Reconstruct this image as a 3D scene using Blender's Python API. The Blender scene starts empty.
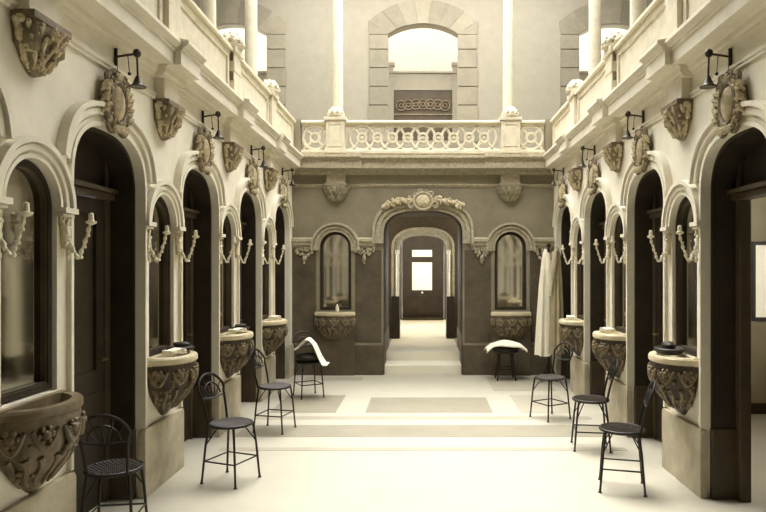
import bpy, bmesh, math, random
from mathutils import Vector, Matrix
from mathutils.geometry import tessellate_polygon
random.seed(7)
PI = math.pi
COL = bpy.context.scene.collection
# ------------------------------------------------------------------ materials
def s2l(c):
    return tuple(((v/255)/12.92 if v/255 <= .04045 else ((v/255+.055)/1.055)**2.4) for v in c)
def mat(name, rgb, rough=.8, metal=0.0, mottle=.12, scale=6.0, bump=0.0, bscale=40.0, island=0.0, spec=.4, emit=0):
    m = bpy.data.materials.new(name); m.use_nodes = True
    nt = m.node_tree; N = nt.nodes; L = nt.links
    b = N['Principled BSDF']; c = s2l(rgb)
    b.inputs['Roughness'].default_value = rough; b.inputs['Metallic'].default_value = metal
    b.inputs['Specular IOR Level'].default_value = spec
    tc = N.new('ShaderNodeTexCoord')
    n1 = N.new('ShaderNodeTexNoise'); n1.inputs['Scale'].default_value = scale; n1.inputs['Detail'].default_value = 7
    n1.inputs['Roughness'].default_value = .65
    L.new(tc.outputs['Object'], n1.inputs['Vector'])
    r = N.new('ShaderNodeMapRange'); r.inputs['From Min'].default_value = .3; r.inputs['From Max'].default_value = .7
    r.inputs['To Min'].default_value = 1-mottle; r.inputs['To Max'].default_value = 1+mottle
    L.new(n1.outputs['Fac'], r.inputs['Value'])
    mul = N.new('ShaderNodeVectorMath'); mul.operation = 'SCALE'; mul.inputs[0].default_value = c
    L.new(r.outputs['Result'], mul.inputs['Scale'])
    out = mul.outputs['Vector']
    if island:
        g = N.new('ShaderNodeNewGeometry'); r2 = N.new('ShaderNodeMapRange')
        r2.inputs['To Min'].default_value = 1-island; r2.inputs['To Max'].default_value = 1+island*.5
        L.new(g.outputs['Random Per Island'], r2.inputs['Value'])
        m2 = N.new('ShaderNodeVectorMath'); m2.operation = 'SCALE'
        L.new(out, m2.inputs[0]); L.new(r2.outputs['Result'], m2.inputs['Scale']); out = m2.outputs['Vector']
    L.new(out, b.inputs['Base Color'])
    if bump:
        n2 = N.new('ShaderNodeTexNoise'); n2.inputs['Scale'].default_value = bscale; n2.inputs['Detail'].default_value = 6
        L.new(tc.outputs['Object'], n2.inputs['Vector'])
        bp = N.new('ShaderNodeBump'); bp.inputs['Strength'].default_value = bump; bp.inputs['Distance'].default_value = .01
        L.new(n2.outputs['Fac'], bp.inputs['Height']); L.new(bp.outputs['Normal'], b.inputs['Normal'])
    if emit:
        b.inputs['Emission Color'].default_value = (*c, 1); b.inputs['Emission Strength'].default_value = emit
    return m
M = {
 'stone':   mat('pale_limestone', (232,225,207), .85, mottle=.09, scale=3, bump=.25, bscale=30),
 'stone_up':mat('gallery_plaster', (148,141,125), .9, mottle=.07, scale=5, bump=.2, bscale=60),
 'block':   mat('window_stone_blocks', (140,132,114), .9, mottle=.12, scale=7, bump=.3, island=.18),
 'trim':    mat('moulded_limestone', (228,221,202), .8, mottle=.08, scale=8, bump=.15, bscale=60),
 'plinth':  mat('pier_plinth_stone', (176,166,143), .8, mottle=.25, scale=4, bump=.3, bscale=30),
 'rail':    mat('balustrade_stone', (206,197,174), .85, mottle=.14, scale=9, bump=.25, bscale=50),
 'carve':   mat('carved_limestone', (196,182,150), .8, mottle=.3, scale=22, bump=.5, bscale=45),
 'carve_d': mat('brown_stone_and_pit_shade', (120,106,82), .6, mottle=.45, scale=20, bump=.5, bscale=45),
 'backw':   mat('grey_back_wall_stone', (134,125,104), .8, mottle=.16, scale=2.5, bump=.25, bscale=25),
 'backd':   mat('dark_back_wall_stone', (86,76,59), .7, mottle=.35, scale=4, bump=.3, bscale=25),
 'backc':   mat('back_wall_carving', (170,160,136), .75, mottle=.3, scale=25, bump=.5),
 'wood':    mat('dark_stained_wood', (50,41,30), .55, mottle=.35, scale=5, bump=.15, bscale=50, spec=.3),
 'wood2':   mat('brown_wood', (74,62,45), .5, mottle=.3, scale=5, bump=.15, spec=.35),
 'pane':    mat('backlit_door_glass', (150,140,118), .35, mottle=.2, scale=6, emit=.10),  # faint emission stands in for daylight behind the glass
 'pane_d':  mat('dark_door_glass', (62,54,41), .3, mottle=.3, scale=6),
 'iron':    mat('black_iron', (34,28,21), .5, metal=.2, mottle=.2, scale=30),
 'basin':   mat('dark_glazed_basin', (66,55,40), .4, mottle=.45, scale=14, bump=.7, bscale=30),
 'basin_s': mat('grey_veined_basin', (112,98,74), .35, mottle=.5, scale=9, bump=.4, bscale=20),
 'relief':  mat('basin_relief', (120,106,80), .45, mottle=.5, scale=30, bump=.6),
 'rim':     mat('basin_rim_marble', (206,193,162), .4, mottle=.15, scale=10),
 'white':   mat('white_porcelain', (232,224,200), .35, mottle=.08, scale=20),
 'cloth':   mat('white_cloth', (240,233,212), .9, mottle=.05, scale=12, bump=.3, bscale=80),
 'cloth_g': mat('grey_cloth', (178,166,138), .9, mottle=.12, scale=10, bump=.3, bscale=80),
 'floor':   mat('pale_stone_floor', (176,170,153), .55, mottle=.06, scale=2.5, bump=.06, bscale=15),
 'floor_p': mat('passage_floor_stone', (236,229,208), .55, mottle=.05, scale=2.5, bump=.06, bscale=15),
 'inlay':   mat('grey_floor_band', (140,133,115), .55, mottle=.10, scale=3, bump=.06, bscale=15),
 'floor_band_l': mat('light_grey_floor_band', (158,151,133), .55, mottle=.08, scale=3, bump=.06, bscale=15),
 'cabin':   mat('cabin_wall_paint', (150,139,113), .9, mottle=.08, scale=3),
 'glow':    mat('milky_window_glass', (215,207,183), .6, mottle=.05, emit=.45),
 'brass':   mat('brass', (150,130,85), .3, metal=.8, mottle=.1),
 'tin':     mat('lamp_metal', (60,52,40), .4, metal=.5, mottle=.2),
}
mm = bpy.data.materials.new('aged_mirror'); mm.use_nodes = True
b = mm.node_tree.nodes['Principled BSDF']; b.inputs['Metallic'].default_value = 1; b.inputs['Roughness'].default_value = .06
b.inputs['Base Color'].default_value = (.42,.40,.34,1); M['mirror'] = mm
# ------------------------------------------------------------------ mesh builder
class MB:
    def __init__(s): s.bm = bmesh.new()
    def v(s, p): return s.bm.verts.new(p)
    def f(s, vs):
        try: return s.bm.faces.new(vs)
        except ValueError: return None
    def box(s, x0, x1, y0, y1, z0, z1):
        P = [s.v((x, y, z)) for x in (x0, x1) for y in (y0, y1) for z in (z0, z1)]
        for q in ((0,1,3,2),(4,6,7,5),(0,4,5,1),(2,3,7,6),(0,2,6,4),(1,5,7,3)): s.f([P[i] for i in q])
        return s
    def prism(s, loops, fn, w0, w1):
        """loops of (u,v): first outer, rest holes; fn(u,v,w)->xyz"""
        flat = [p for l in loops for p in l]
        tri = tessellate_polygon([[Vector((p[0], p[1], 0)) for p in l] for l in loops])
        A = [s.v(fn(p[0], p[1], w0)) for p in flat]; B = [s.v(fn(p[0], p[1], w1)) for p in flat]
        for t in tri:
            s.f([A[i] for i in t]); s.f([B[i] for i in reversed(t)])
        k = 0
        for l in loops:
            n = len(l)
            for i in range(n):
                a, c = k+i, k+(i+1) % n
                s.f([A[a], A[c], B[c], B[a]])
            k += n
        return s
    def band(s, inner, outer, fn, w0, w1):
        n = len(inner)
        V = [[s.v(fn(*p, w)) for p in pts] for pts, w in ((inner, w0), (inner, w1), (outer, w1), (outer, w0))]
        for i in range(n-1):
            for a in range(4):
                b_ = (a+1) % 4
                s.f([V[a][i], V[a][i+1], V[b_][i+1], V[b_][i]])
        s.f([V[a][0] for a in range(4)]); s.f([V[a][n-1] for a in (3,2,1,0)])
        return s
    def tube(s, pts, r, seg=8, cap=True, closed=False):
        pts = [Vector(p) for p in pts]; n = len(pts)
        rs = r if isinstance(r, (list, tuple)) else [r]*n
        rings = []; up = None
        for i, p in enumerate(pts):
            if closed: t = pts[(i+1) % n]-pts[i-1]
            else: t = pts[min(i+1, n-1)]-pts[max(i-1, 0)]
            if t.length < 1e-9: t = Vector((0,0,1))
            t.normalize()
            if up is None:
                up = Vector((0,0,1)) if abs(t.z) < .9 else Vector((1,0,0))
            a = (up-t*up.dot(t))
            if a.length < 1e-6: a = t.orthogonal()
            a.normalize(); up = a; c = t.cross(a)
            rings.append([s.v(p+(a*math.cos(q)+c*math.sin(q))*rs[i]) for q in [2*PI*k/seg for k in range(seg)]])
        m = n if closed else n-1
        for i in range(m):
            A, B = rings[i], rings[(i+1) % n]
            for k in range(seg): s.f([A[k], A[(k+1) % seg], B[(k+1) % seg], B[k]])
        if cap and not closed:
            s.f(list(reversed(rings[0]))); s.f(rings[-1])
        return s
    def lathe(s, prof, seg=24, c=(0,0,0), a0=0, a1=2*PI, sx=1, sy=1, mod=None):
        full = abs(a1-a0-2*PI) < 1e-6; n = seg if full else seg+1
        R = []
        for j, (r, z) in enumerate(prof):
            ring = []
            for k in range(n):
                a = a0+(a1-a0)*k/seg
                rr = r*(mod(a, j/(len(prof)-1)) if mod else 1)
                ring.append(s.v((c[0]+rr*math.cos(a)*sx, c[1]+rr*math.sin(a)*sy, c[2]+z)))
            R.append(ring)
        for j in range(len(prof)-1):
            for k in range(n if full else n-1):
                k2 = (k+1) % n
                s.f([R[j][k], R[j][k2], R[j+1][k2], R[j+1][k]])
        if full: s.f(list(reversed(R[0]))); s.f(R[-1])
        else:
            s.f(R[0][::-1]) ; s.f(R[-1])
            s.f([R[j][0] for j in range(len(prof))]); s.f([R[j][-1] for j in range(len(prof))][::-1])
        return s
    def ball(s, c, r, sc=(1,1,1), seg=10, rot=None):
        mt = Matrix.Translation(c)
        if rot: mt = mt @ rot
        mt = mt @ Matrix.Diagonal((r*sc[0], r*sc[1], r*sc[2], 1))
        bmesh.ops.create_uvsphere(s.bm, u_segments=seg, v_segments=max(5, seg*2//3), radius=1, matrix=mt)
        return s
    def build(s, name, m, parent=None, smooth=True, bevel=0):
        bmesh.ops.recalc_face_normals(s.bm, faces=s.bm.faces)
        me = bpy.data.meshes.new(name); s.bm.to_mesh(me); s.bm.free()
        o = bpy.data.objects.new(name, me); COL.objects.link(o)
        me.materials.append(M[m])
        if smooth:
            me.polygons.foreach_set('use_smooth', [True]*len(me.polygons))
            me.set_sharp_from_angle(angle=math.radians(38))
        if bevel:
            md = o.modifiers.new('bevel', 'BEVEL'); md.width = bevel; md.segments = 2; md.limit_method = 'ANGLE'
        if parent: o.parent = parent
        return o
def tag(o, label, cat, group=None, kind=None):
    o['label'] = label; o['category'] = cat
    if group: o['group'] = group
    if kind: o['kind'] = kind
    return o
def thing(name, label, cat, loc=(0,0,0), rz=0, group=None):
    o = bpy.data.objects.new(name, None); COL.objects.link(o)
    o.location = loc; o.rotation_euler = (0,0,rz); o.empty_display_size = .1
    return tag(o, label, cat, group)
def struct(o, label=None):
    o['kind'] = 'structure'
    if label: o['label'] = label
    return o
def emp(name, label=None, loc=(0,0,0), rz=0):
    o = bpy.data.objects.new(name, None); COL.objects.link(o); o.location = loc; o.rotation_euler = (0,0,rz)
    return struct(o, label)
def dup(root, loc, rz, label, group=None):
    def cp(o, par):
        c = o.copy(); COL.objects.link(c)
        if par: c.parent = par
        for ch in [x for x in kids.get(o.name, [])]: cp(ch, c)
        return c
    kids = {}
    for x in list(COL.objects):
        if x.parent: kids.setdefault(x.parent.name, []).append(x)
    r = cp(root, None); r.location = loc; r.rotation_euler = (0,0,rz); r['label'] = label
    if group: r['group'] = group
    return r
# ------------------------------------------------------------------ measures
D = 9.88; XW = 2.02; PER = 1.655
DOORS = [9.09-PER*k for k in range(8)]      # centres along Y
MIRS = [8.262-PER*k for k in range(7)]
Y0 = -4.0
fL = lambda u, v, w: (-XW+w, u, v)
fR = lambda u, v, w: (XW-w, u, v)
fB = lambda u, v, w: (u, D-w, v)
def arch(c, half, zs, rise, e=2.0, n=20, z0=None):
    pts = []
    if z0 is not None: pts.append((c-half, z0))
    for i in range(n+1):
        a = PI-PI*i/n; ca, sa = math.cos(a), math.sin(a)
        pts.append((c+half*math.copysign(abs(ca)**(2/e), ca), zs+rise*abs(sa)**(2/e)))
    if z0 is not None: pts.append((c+half, z0))
    return pts
DH, DZS, DR, DE = .475, 2.14, .40, 2.7      # side door: half width, springing, rise, exponent
MH, MZS, MZ0 = .20, 1.98, 1.0               # side mirror niche
WT = .26                                     # wall thickness
# ------------------------------------------------------------------ side walls
def foot_arch(c, half, zs, rise, e, n, zf):
    if zf <= zs+1e-6: return arch(c, half, zs, rise, e, n, zf)
    t = math.asin(min(1, ((zf-zs)/rise)**(e/2))); pts = []
    for i in range(n+1):
        a = (PI-t)-(PI-2*t)*i/n; ca, sa = math.cos(a), math.sin(a)
        pts.append((c+half*math.copysign(abs(ca)**(2/e), ca), zs+rise*abs(sa)**(2/e)))
    return pts
def hood(fn, parent, c, half, zs, rise, e, zfoot, widths, name, m):
    mb = MB(); a = 0
    for wd, pr in widths:
        mb.band(foot_arch(c, half+a, zs, rise+a, e, 30, zfoot), foot_arch(c, half+a+wd, zs, rise+a+wd, e, 30, zfoot), fn, -.01, pr)
        a += wd
    return mb.build(name, m, parent, smooth=False)
CORN = [(-.02,3.085),(.035,3.085),(.035,3.105),(.055,3.115),(.055,3.15),(.075,3.165),(.17,3.165),(.17,3.265),(.185,3.265),(.185,3.285),(.20,3.29),(.225,3.315),(.225,3.34),(.10,3.365),(.10,3.405),(-.02,3.405)]
def shift(prof, d): return [(w+(d if w > 0 else 0), z-.004 if z < 3.2 else z+.004) for w, z in prof]
def run(mb, prof, side, a, b_):
    """profile (w,z) swept along the wall from a to b"""
    if side == 'back': fn = lambda w, z, t: (t, D-w, z)
    elif side == 'left': fn = lambda w, z, t: (-XW+w, t, z)
    else: fn = lambda w, z, t: (XW-w, t, z)
    mb.prism([prof], fn, a, b_)
for side, fn in (('left', fL), ('right', fR)):
    outer = [(Y0, 0)]
    loops_bottom = []
    for c in sorted(DOORS):
        if c-DH > Y0+.1:
            loops_bottom += arch(c, DH, DZS, DR, DE, 24, 0.0)
    outer += loops_bottom + [(D, 0), (D, 3.36), (Y0, 3.36)]
    holes = [arch(c, MH+.035, MZS, MH+.035, 2, 20, MZ0-.02) for c in MIRS if c-.3 > Y0]
    mb = MB(); mb.prism([outer]+holes, fn, 0, -WT)
    w = mb.build('wall_'+side, 'stone', None, smooth=False)
    struct(w, 'pale stone %s wall of the hall with arched doorways and mirror niches' % side)
    # backing behind the niches
    for c in MIRS:
        if c < Y0+.5: continue
        mb = MB(); mb.prism([[(c-.3,.8),(c+.3,.8),(c+.3,2.4),(c-.3,2.4)]], fn, -.10, -.13)
        mb.build('niche_back', 'wood', w, smooth=False)
    for c in DOORS:
        if c-DH < 1.0: continue
        hood(fn, w, c, DH, DZS, DR, DE, DZS+.13, ((.045,.02),(.02,.012),(.035,.04),(.012,.025),(.03,.06)), 'door_hood_mould', 'trim')
        mb = MB(); mb.band(arch(c, DH-.004, DZS, DR-.004, DE, 28, .5), arch(c, DH+.022, DZS, DR+.022, DE, 28, .5), fn, -.05, .028)
        mb.build('door_edge_moulding', 'trim', w, smooth=False)
    for c in MIRS:
        if c < 1.0: continue
        hood(fn, w, c, MH+.035, MZS, MH+.035, 2, MZS-.0, ((.02,.025),(.02,.012),(.028,.035),(.012,.02),(.03,.05)), 'mirror_hood_mould', 'trim')
        for sg in (-1, 1):
            cc = c+sg*(MH+.035+.058)
            mb = MB()
            mb.prism([[(cc-.058,1.935),(cc+.058,1.935),(cc+.058,1.95),(cc-.058,1.95)]], fn, -.01, .035)
            mb.prism([[(cc-.065,1.955),(cc+.065,1.955),(cc+.065,1.985),(cc-.065,1.985)]], fn, -.01, .055)
            mb.build('impost', 'trim', w, smooth=False)
            # carved capital under the impost
            mb = MB()
            rnd = random.Random(3)
            for k in range(16):
                u = rnd.uniform(-.045, .045); z = rnd.uniform(1.79, 1.93)
                u *= .4+.6*(z-1.77)/.16
                mb.ball(fn(cc+u, z, .012), rnd.uniform(.012,.022), (1,1,1.2), 6)
            mb.prism([[(cc-.02,1.76),(cc+.02,1.76),(cc+.05,1.94),(cc-.05,1.94)]], fn, -.01, .018)
            mb.build('capital', 'carve', w)
    # plinths of the piers
    edges = []
    for i, c in enumerate(DOORS):
        a = c+DH; b_ = D if i == 0 else DOORS[i-1]-DH
        if a > 1: edges.append((a, b_))
    for a, b_ in edges:
        mb = MB(); mb.prism([[(a-.02,0),(b_+ (0 if b_ == D else .02),0),(b_+(0 if b_ == D else .02),.46),(b_,.49),(a,.49),(a-.02,.46)]], fn, -.02, .035)
        mb.build('plinth', 'plinth', w, smooth=False, bevel=.006)
    # string course, cornice
    mb = MB(); run(mb, [(-.01,2.915),(.018,2.915),(.018,2.93),(.01,2.935),(.022,2.945),(.022,2.965),(-.01,2.97)], side, Y0, D)
    mb.build('string_course', 'trim', w, smooth=False)
    mb = MB(); run(mb, CORN, side, Y0, D); mb.build('cornice', 'trim', w, smooth=False)
    for c in MIRS:
        if c < 1: continue
        mb = MB(); run(mb, shift(CORN, .055), side, c-.20, c+.20); mb.build('cornice_break', 'trim', w, smooth=False)
# ------------------------------------------------------------------ back wall (double arcade bay)
BDH, BDS, BDR = .61, 2.13, .40
BMX, BMH, BMS = 1.35, .225, 1.97
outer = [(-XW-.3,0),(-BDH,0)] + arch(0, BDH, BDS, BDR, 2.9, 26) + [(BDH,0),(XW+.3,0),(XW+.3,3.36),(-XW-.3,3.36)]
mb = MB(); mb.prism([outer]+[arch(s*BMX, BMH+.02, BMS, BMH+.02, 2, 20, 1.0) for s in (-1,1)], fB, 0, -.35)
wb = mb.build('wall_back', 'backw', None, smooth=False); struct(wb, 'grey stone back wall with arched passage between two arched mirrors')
for s in (-1, 1):
    mb = MB(); mb.prism([[(s*BMX-.35,.8),(s*BMX+.35,.8),(s*BMX+.35,2.4),(s*BMX-.35,2.4)]], fB, -.12, -.15); mb.build('niche_back', 'wood', wb, smooth=False)
    hood(fB, wb, s*BMX, BMH+.015, BMS, BMH+.015, 2, BMS-.05, ((.025,.03),(.025,.015),(.04,.04),(.015,.025),(.035,.065)), 'mirror_hood_mould', 'backc')
hood(fB, wb, 0, BDH, BDS, BDR, 2.9, BDS-.10, ((.03,.03),(.03,.015),(.05,.045),(.02,.03),(.04,.075)), 'passage_hood_mould', 'backc')
# impost mouldings with carved brackets
imp = [(-.01,1.97),(.02,1.97),(.02,1.985),(.045,2.0),(.045,2.045),(.07,2.06),(.07,2.10),(.03,2.12),(-.01,2.12)]
r0, r1 = BMH+.015+.10, BDH+.13
spans = [(-XW,-BMX-r0),(-BMX+r0,-r1),(r1,BMX-r0),(BMX+r0,XW)]
for a, b_ in spans:
    mb = MB(); run(mb, imp, 'back', a, b_); mb.build('impost_moulding', 'backc', wb, smooth=False)
def back_carving(cx, wid):
    mb = MB(); rnd = random.Random(int(cx*100)+5)
    for k in range(34):
        u = rnd.uniform(-wid, wid); lim = .08+.16*(1-abs(u)/wid)**2
        z = 1.965-rnd.uniform(0, lim)
        mb.ball((cx+u, D-.02, z), rnd.uniform(.014,.028), (1,.9,1), 6)
    mb.ball((cx, D-.04, 1.80), .03, (1,1,1.5), 8); mb.ball((cx, D-.04, 1.73), .018, (1,1,1.3), 8)
    for sg in (-1,1):
        pts = [(cx+sg*(.02+.08*math.sin(t)*t/3), D-.03, 1.93-.05*math.cos(t)*t/4) for t in [i*.5 for i in range(11)]]
        mb.tube(pts, .010, 6)
    return mb.build('carved_bracket', 'backc', wb)
for s in (-1,1):
    back_carving(s*.905, .15); back_carving(s*1.83, .12)
# pale vertical pilaster strips above the imposts, string course, lower panels darkened partly for light fading downward
mb = MB(); run(mb, [(-.01,2.895),(.012,2.895),(.012,2.91),(.03,2.925),(.03,2.945),(-.01,2.95)], 'back', -XW, XW); mb.build('string_course', 'backc', wb, smooth=False)
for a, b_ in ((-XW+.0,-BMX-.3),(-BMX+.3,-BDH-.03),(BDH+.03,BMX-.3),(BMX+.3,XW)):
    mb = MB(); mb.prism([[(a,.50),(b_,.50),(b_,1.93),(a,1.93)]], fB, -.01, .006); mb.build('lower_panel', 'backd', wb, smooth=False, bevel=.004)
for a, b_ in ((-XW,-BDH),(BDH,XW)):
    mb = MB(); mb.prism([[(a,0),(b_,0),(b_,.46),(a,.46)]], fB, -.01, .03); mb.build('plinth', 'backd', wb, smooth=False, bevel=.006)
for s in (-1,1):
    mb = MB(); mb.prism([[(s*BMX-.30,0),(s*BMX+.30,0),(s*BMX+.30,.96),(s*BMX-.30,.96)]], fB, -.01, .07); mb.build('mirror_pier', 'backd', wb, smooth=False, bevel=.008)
mb = MB(); run(mb, CORN, 'back', -XW-.2, XW+.2); mb.build('cornice', 'backc', wb, smooth=False)
for s in (-1,1):
    mb = MB(); run(mb, shift(CORN, .05), 'back', s*1.335-.40 if s>0 else -1.335-.55, s*1.335+.55 if s>0 else -1.335+.40); mb.build('cornice_break', 'backc', wb, smooth=False)
# ------------------------------------------------------------------ floor
mb = MB(); mb.box(-XW-.28, XW+.28, Y0-.2, D+.3, -.1, 0); fl = mb.build('floor', 'floor', None, smooth=False); struct(fl, 'pale stone floor of the hall with grey bands')
def inlay(x0, x1, y0, y1, m='inlay', h=.002):  # flat bands and rectangles, greyer than the floor around them
    mb = MB(); mb.box(x0, x1, y0, y1, -.01, h); mb.build('grey_band', m, fl, smooth=False)
inlay(-1.85, 1.85, 6.25, 6.72, 'inlay'); inlay(-1.85, 1.85, 5.78, 5.88, 'floor_band_l'); inlay(-1.85,1.85, 6.98, 7.12, 'floor_band_l')
inlay(-.66, .80, 7.3, 8.15, 'inlay'); inlay(-1.75, -1.0, 7.3, 8.3, 'inlay'); inlay(1.12, 1.75, 7.3, 8.3, 'floor_band_l')
inlay(.95, 1.8, 8.6, 9.6, 'floor_band_l'); inlay(-1.75,-.9, 9.4, 9.7, 'floor_band_l')
# ------------------------------------------------------------------ doors of the side rooms
def make_door(n, side, c, opened=False, pane='pane_d'):
    fn = fL if side == 'left' else fR
    root = emp('door_%d' % n, 'dark wooden doorway lining and door in the %s wall' % side)
    g = .003
    mb = MB(); mb.band(arch(c, DH-.03, DZS, DR-.03, DE, 24, .50), arch(c, DH-g, DZS, DR-g, DE, 24, .50), fn, -.045, -WT-.02)
    mb.build('reveal_lining', 'wood', root, smooth=False)
    for sg in (-1,1):
        mb = MB(); a, b_ = sorted((c+sg*(DH-g), c+sg*(DH-.045)))
        mb.prism([[(a,.0),(b_,.0),(b_,.50),(a,.50)]], fn, -.04, -WT-.02); mb.build('plinth_lining', 'wood2', root, smooth=False, bevel=.004)
    # frame posts + transom
    for sg in (-1,1):
        mb = MB(); a, b_ = sorted((c+sg*(DH-.03), c+sg*(DH-.10)))
        mb.prism([[(a,.0),(b_,.0),(b_,2.40),(a,2.40)]], fn, -WT+.05, -WT-.03); mb.build('frame_post', 'wood2', root, smooth=False, bevel=.005)
    mb = MB()
    mb.prism([[(c-DH+.03,2.13),(c+DH-.03,2.13),(c+DH-.03,2.17),(c-DH+.03,2.17)]], fn, -WT+.08, -WT-.03)
    mb.prism([[(c-DH+.03,2.175),(c+DH-.03,2.175),(c+DH-.03,2.205),(c-DH+.03,2.205)]], fn, -WT+.11, -WT-.03)
    mb.build('transom', 'wood2', root, smooth=False)
    mb = MB(); mb.prism([arch(c, DH-.032, DZS, DR-.032, DE, 20, 2.20)], fn, -WT+.02, -WT-.01); mb.build('fanlight', 'wood', root, smooth=False)
    if not opened:
        h = DH-.10
        ol = [(c-h+.005,.012),(c+h-.005,.012),(c+h-.005,2.125),(c-h+.005,2.125)]
        hl = [(c-h+.10,.95),(c+h-.10,.95),(c+h-.10,2.02),(c-h+.10,2.02)]
        mb = MB(); mb.prism([ol, hl], fn, -WT+.035, -WT-.005)
        mb.prism([[(c-h+.11,.16),(c+h-.11,.16),(c+h-.11,.80),(c-h+.11,.80)]], fn, -WT+.03, -WT+.05)
        lf = mb.build('door_leaf', 'wood', root, smooth=False)
        mb = MB(); mb.prism([[(c-h+.10,.95),(c+h-.10,.95),(c+h-.10,2.02),(c-h+.10,2.02)]], fn, -WT+.012, -WT+.004); mb.build('pane', pane, lf, smooth=False)
        mb = MB(); p = fn(c+h-.05, 1.02, -WT+.035); q = fn(c+h-.05, 1.02, -WT+.085)
        mb.tube([p, q], .008, 8); mb.tube([q, fn(c+h-.13, 1.02, -WT+.085)], .009, 8); mb.build('door_handle', 'brass', lf)
    else:
        # leaf swung back into the cabin
        x = XW+WT+.03
        mb = MB(); y = c-DH+.11
        mb.box(x, x+.72, y, y+.04, .012, 2.12); lf = mb.build('door_leaf', 'wood', root, smooth=False, bevel=.004)
        mb = MB(); mb.box(x+.12, x+.60, y-.004, y+.044, 1.0, 1.98); mb.build('pane', pane, lf, smooth=False)
        mb = MB(); mb.tube([(x+.66,y+.04,1.02),(x+.66,y+.09,1.02),(x+.58,y+.09,1.02)], .009, 8); mb.build('door_handle', 'brass', lf)
    return root
n = 1
for c in DOORS[:5]: make_door(n, 'left', c); n += 1
for i, c in enumerate(DOORS[:5]):
    make_door(n, 'right', c, opened=(i == 3), pane='pane' if i < 3 else 'pane_d'); n += 1
for side in ('left','right'):       # bays behind the viewer
    for c in DOORS[5:]:
        if c-DH > Y0+.1: make_door(n, side, c); n += 1
# right cabin behind the open door
mb = MB(); mb.box(2.30, 4.4, 3.3, 7.25, -.1, 0); struct(mb.build('floor_cabin', 'floor', None, smooth=False), 'pale floor of the side cabin')
mb = MB(); mb.prism([[(2.30,0),(4.4,0),(4.4,3.0),(2.30,3.0)], [(3.72,1.05),(4.2,1.05),(4.2,1.95),(3.72,1.95)]], lambda u,v,w:(u,7.25+w,v), 0, .12)
cw = struct(mb.build('wall_cabin_far', 'cabin', None, smooth=False), 'plain grey far wall of the side cabin')
mb = MB(); mb.box(2.31, 4.39, 7.225, 7.25, 0, .12); mb.build('skirting', 'wood', cw, smooth=False)
mb = MB(); mb.prism([[(3.3,0),(7.4,0),(7.4,3.0),(3.3,3.0)],[(4.3,1.1),(6.2,1.1),(6.2,2.5),(4.3,2.5)]], lambda u,v,w:(w,u,v), 4.4, 4.5); struct(mb.build('wall_cabin_outer', 'cabin', None, smooth=False), 'outer wall of the side cabin with an unseen opening added for light')  # opening added out of view to light the cabin
mb = MB(); mb.box(2.30, 4.5, 3.2, 3.3, 0, 3.0); struct(mb.build('wall_cabin_near', 'cabin', None, smooth=False))
wn = emp('window_1', 'milky lit window in the far wall of the side cabin')
mb = MB(); mb.prism([[(3.72,1.05),(4.2,1.05),(4.2,1.95),(3.72,1.95)], [(3.76,1.09),(4.16,1.09),(4.16,1.91),(3.76,1.91)]], lambda u,v,w:(u,7.23+w,v), 0, .08); mb.build('window_frame', 'wood', wn, smooth=False)
mb = MB(); mb.box(3.76, 4.16, 7.28, 7.29, 1.09, 1.91); mb.build('pane', 'glow', wn, smooth=False)
# ------------------------------------------------------------------ rear passage
FZ = .28
for i, (y, z) in enumerate(((9.98, .14), (10.45, FZ))):
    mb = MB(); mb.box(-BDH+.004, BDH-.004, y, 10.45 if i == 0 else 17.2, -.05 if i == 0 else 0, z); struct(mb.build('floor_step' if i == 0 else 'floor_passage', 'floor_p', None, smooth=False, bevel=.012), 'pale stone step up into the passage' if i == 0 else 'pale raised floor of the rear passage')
for s, nm in ((-1,'left'),(1,'right')):
    mb = MB(); x0, x1 = sorted((s*(BDH+.002), s*(BDH+.25))); mb.box(x0, x1, D+.352, 11.3, 0, 3.1); pw = struct(mb.build('wall_passage_'+nm, 'wood', None, smooth=False), 'dark %s wall of the rear passage' % nm)
    mb = MB(); x0, x1 = sorted((s*(BDH-.012), s*(BDH+.0))); mb.box(x0, x1, D+.01, 11.3, .0, .62 ); mb.build('wainscot', 'wood2', pw, smooth=False, bevel=.004)
    mb = MB(); x0, x1 = sorted((s*(BDH-.006), s*(BDH+.0))); mb.box(x0, x1, D+.03, D+.36, .62, 2.13); mb.build('reveal_lining', 'wood', pw, smooth=False)
mb = MB(); mb.band(arch(0, BDH-.012, BDS, BDR-.012, 2.9, 24), arch(0, BDH-.001, BDS, BDR-.001, 2.9, 24), fB, -.03, -.36); mb.build('arch_lining', 'wood', wb, smooth=False)
mb = MB(); mb.box(-.86, .86, D+.352, 11.3, 2.56, 2.7); struct(mb.build('ceiling_passage', 'wood', None, smooth=False))
# inner pale arch, vestibule added with unseen side openings to light it
for s, nm in ((-1,'left'),(1,'right')):
    mb = MB(); x0, x1 = sorted((s*1.9, s*2.05))
    mb.prism([[(11.0,0),(12.5,0),(12.5,3.1),(11.0,3.1)], [(11.4,1.0),(12.4,1.0),(12.4,2.8),(11.4,2.8)]], lambda u,v,w:(w,u,v), x0, x1)
    struct(mb.build('wall_vestibule_'+nm, 'stone', None, smooth=False), 'pale %s wall of the vestibule, with an unseen opening added for light' % nm)
    mb = MB(); x0, x1 = sorted((s*(BDH+.25), s*1.9)); mb.box(x0, x1, 11.2, 11.3, 0, 3.1); struct(mb.build('wall_vestibule_front_'+nm, 'stone', None, smooth=False))
    mb = MB(); x0, x1 = sorted((s*BDH, s*1.9)); mb.box(x0, x1, 11.3, 12.5, 0, FZ); struct(mb.build('floor_vestibule_'+nm, 'floor', None, smooth=False))
mb = MB()
f12 = lambda u, v, w: (u, 12.5-w, v)
mb.prism([[(-1.9,FZ),(-.46,FZ)]+arch(0,.46,2.02,.27,2.5,20)+[(.46,FZ),(1.9,FZ),(1.9,3.2),(-1.9,3.2)]], f12, 0, -.3)
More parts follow.
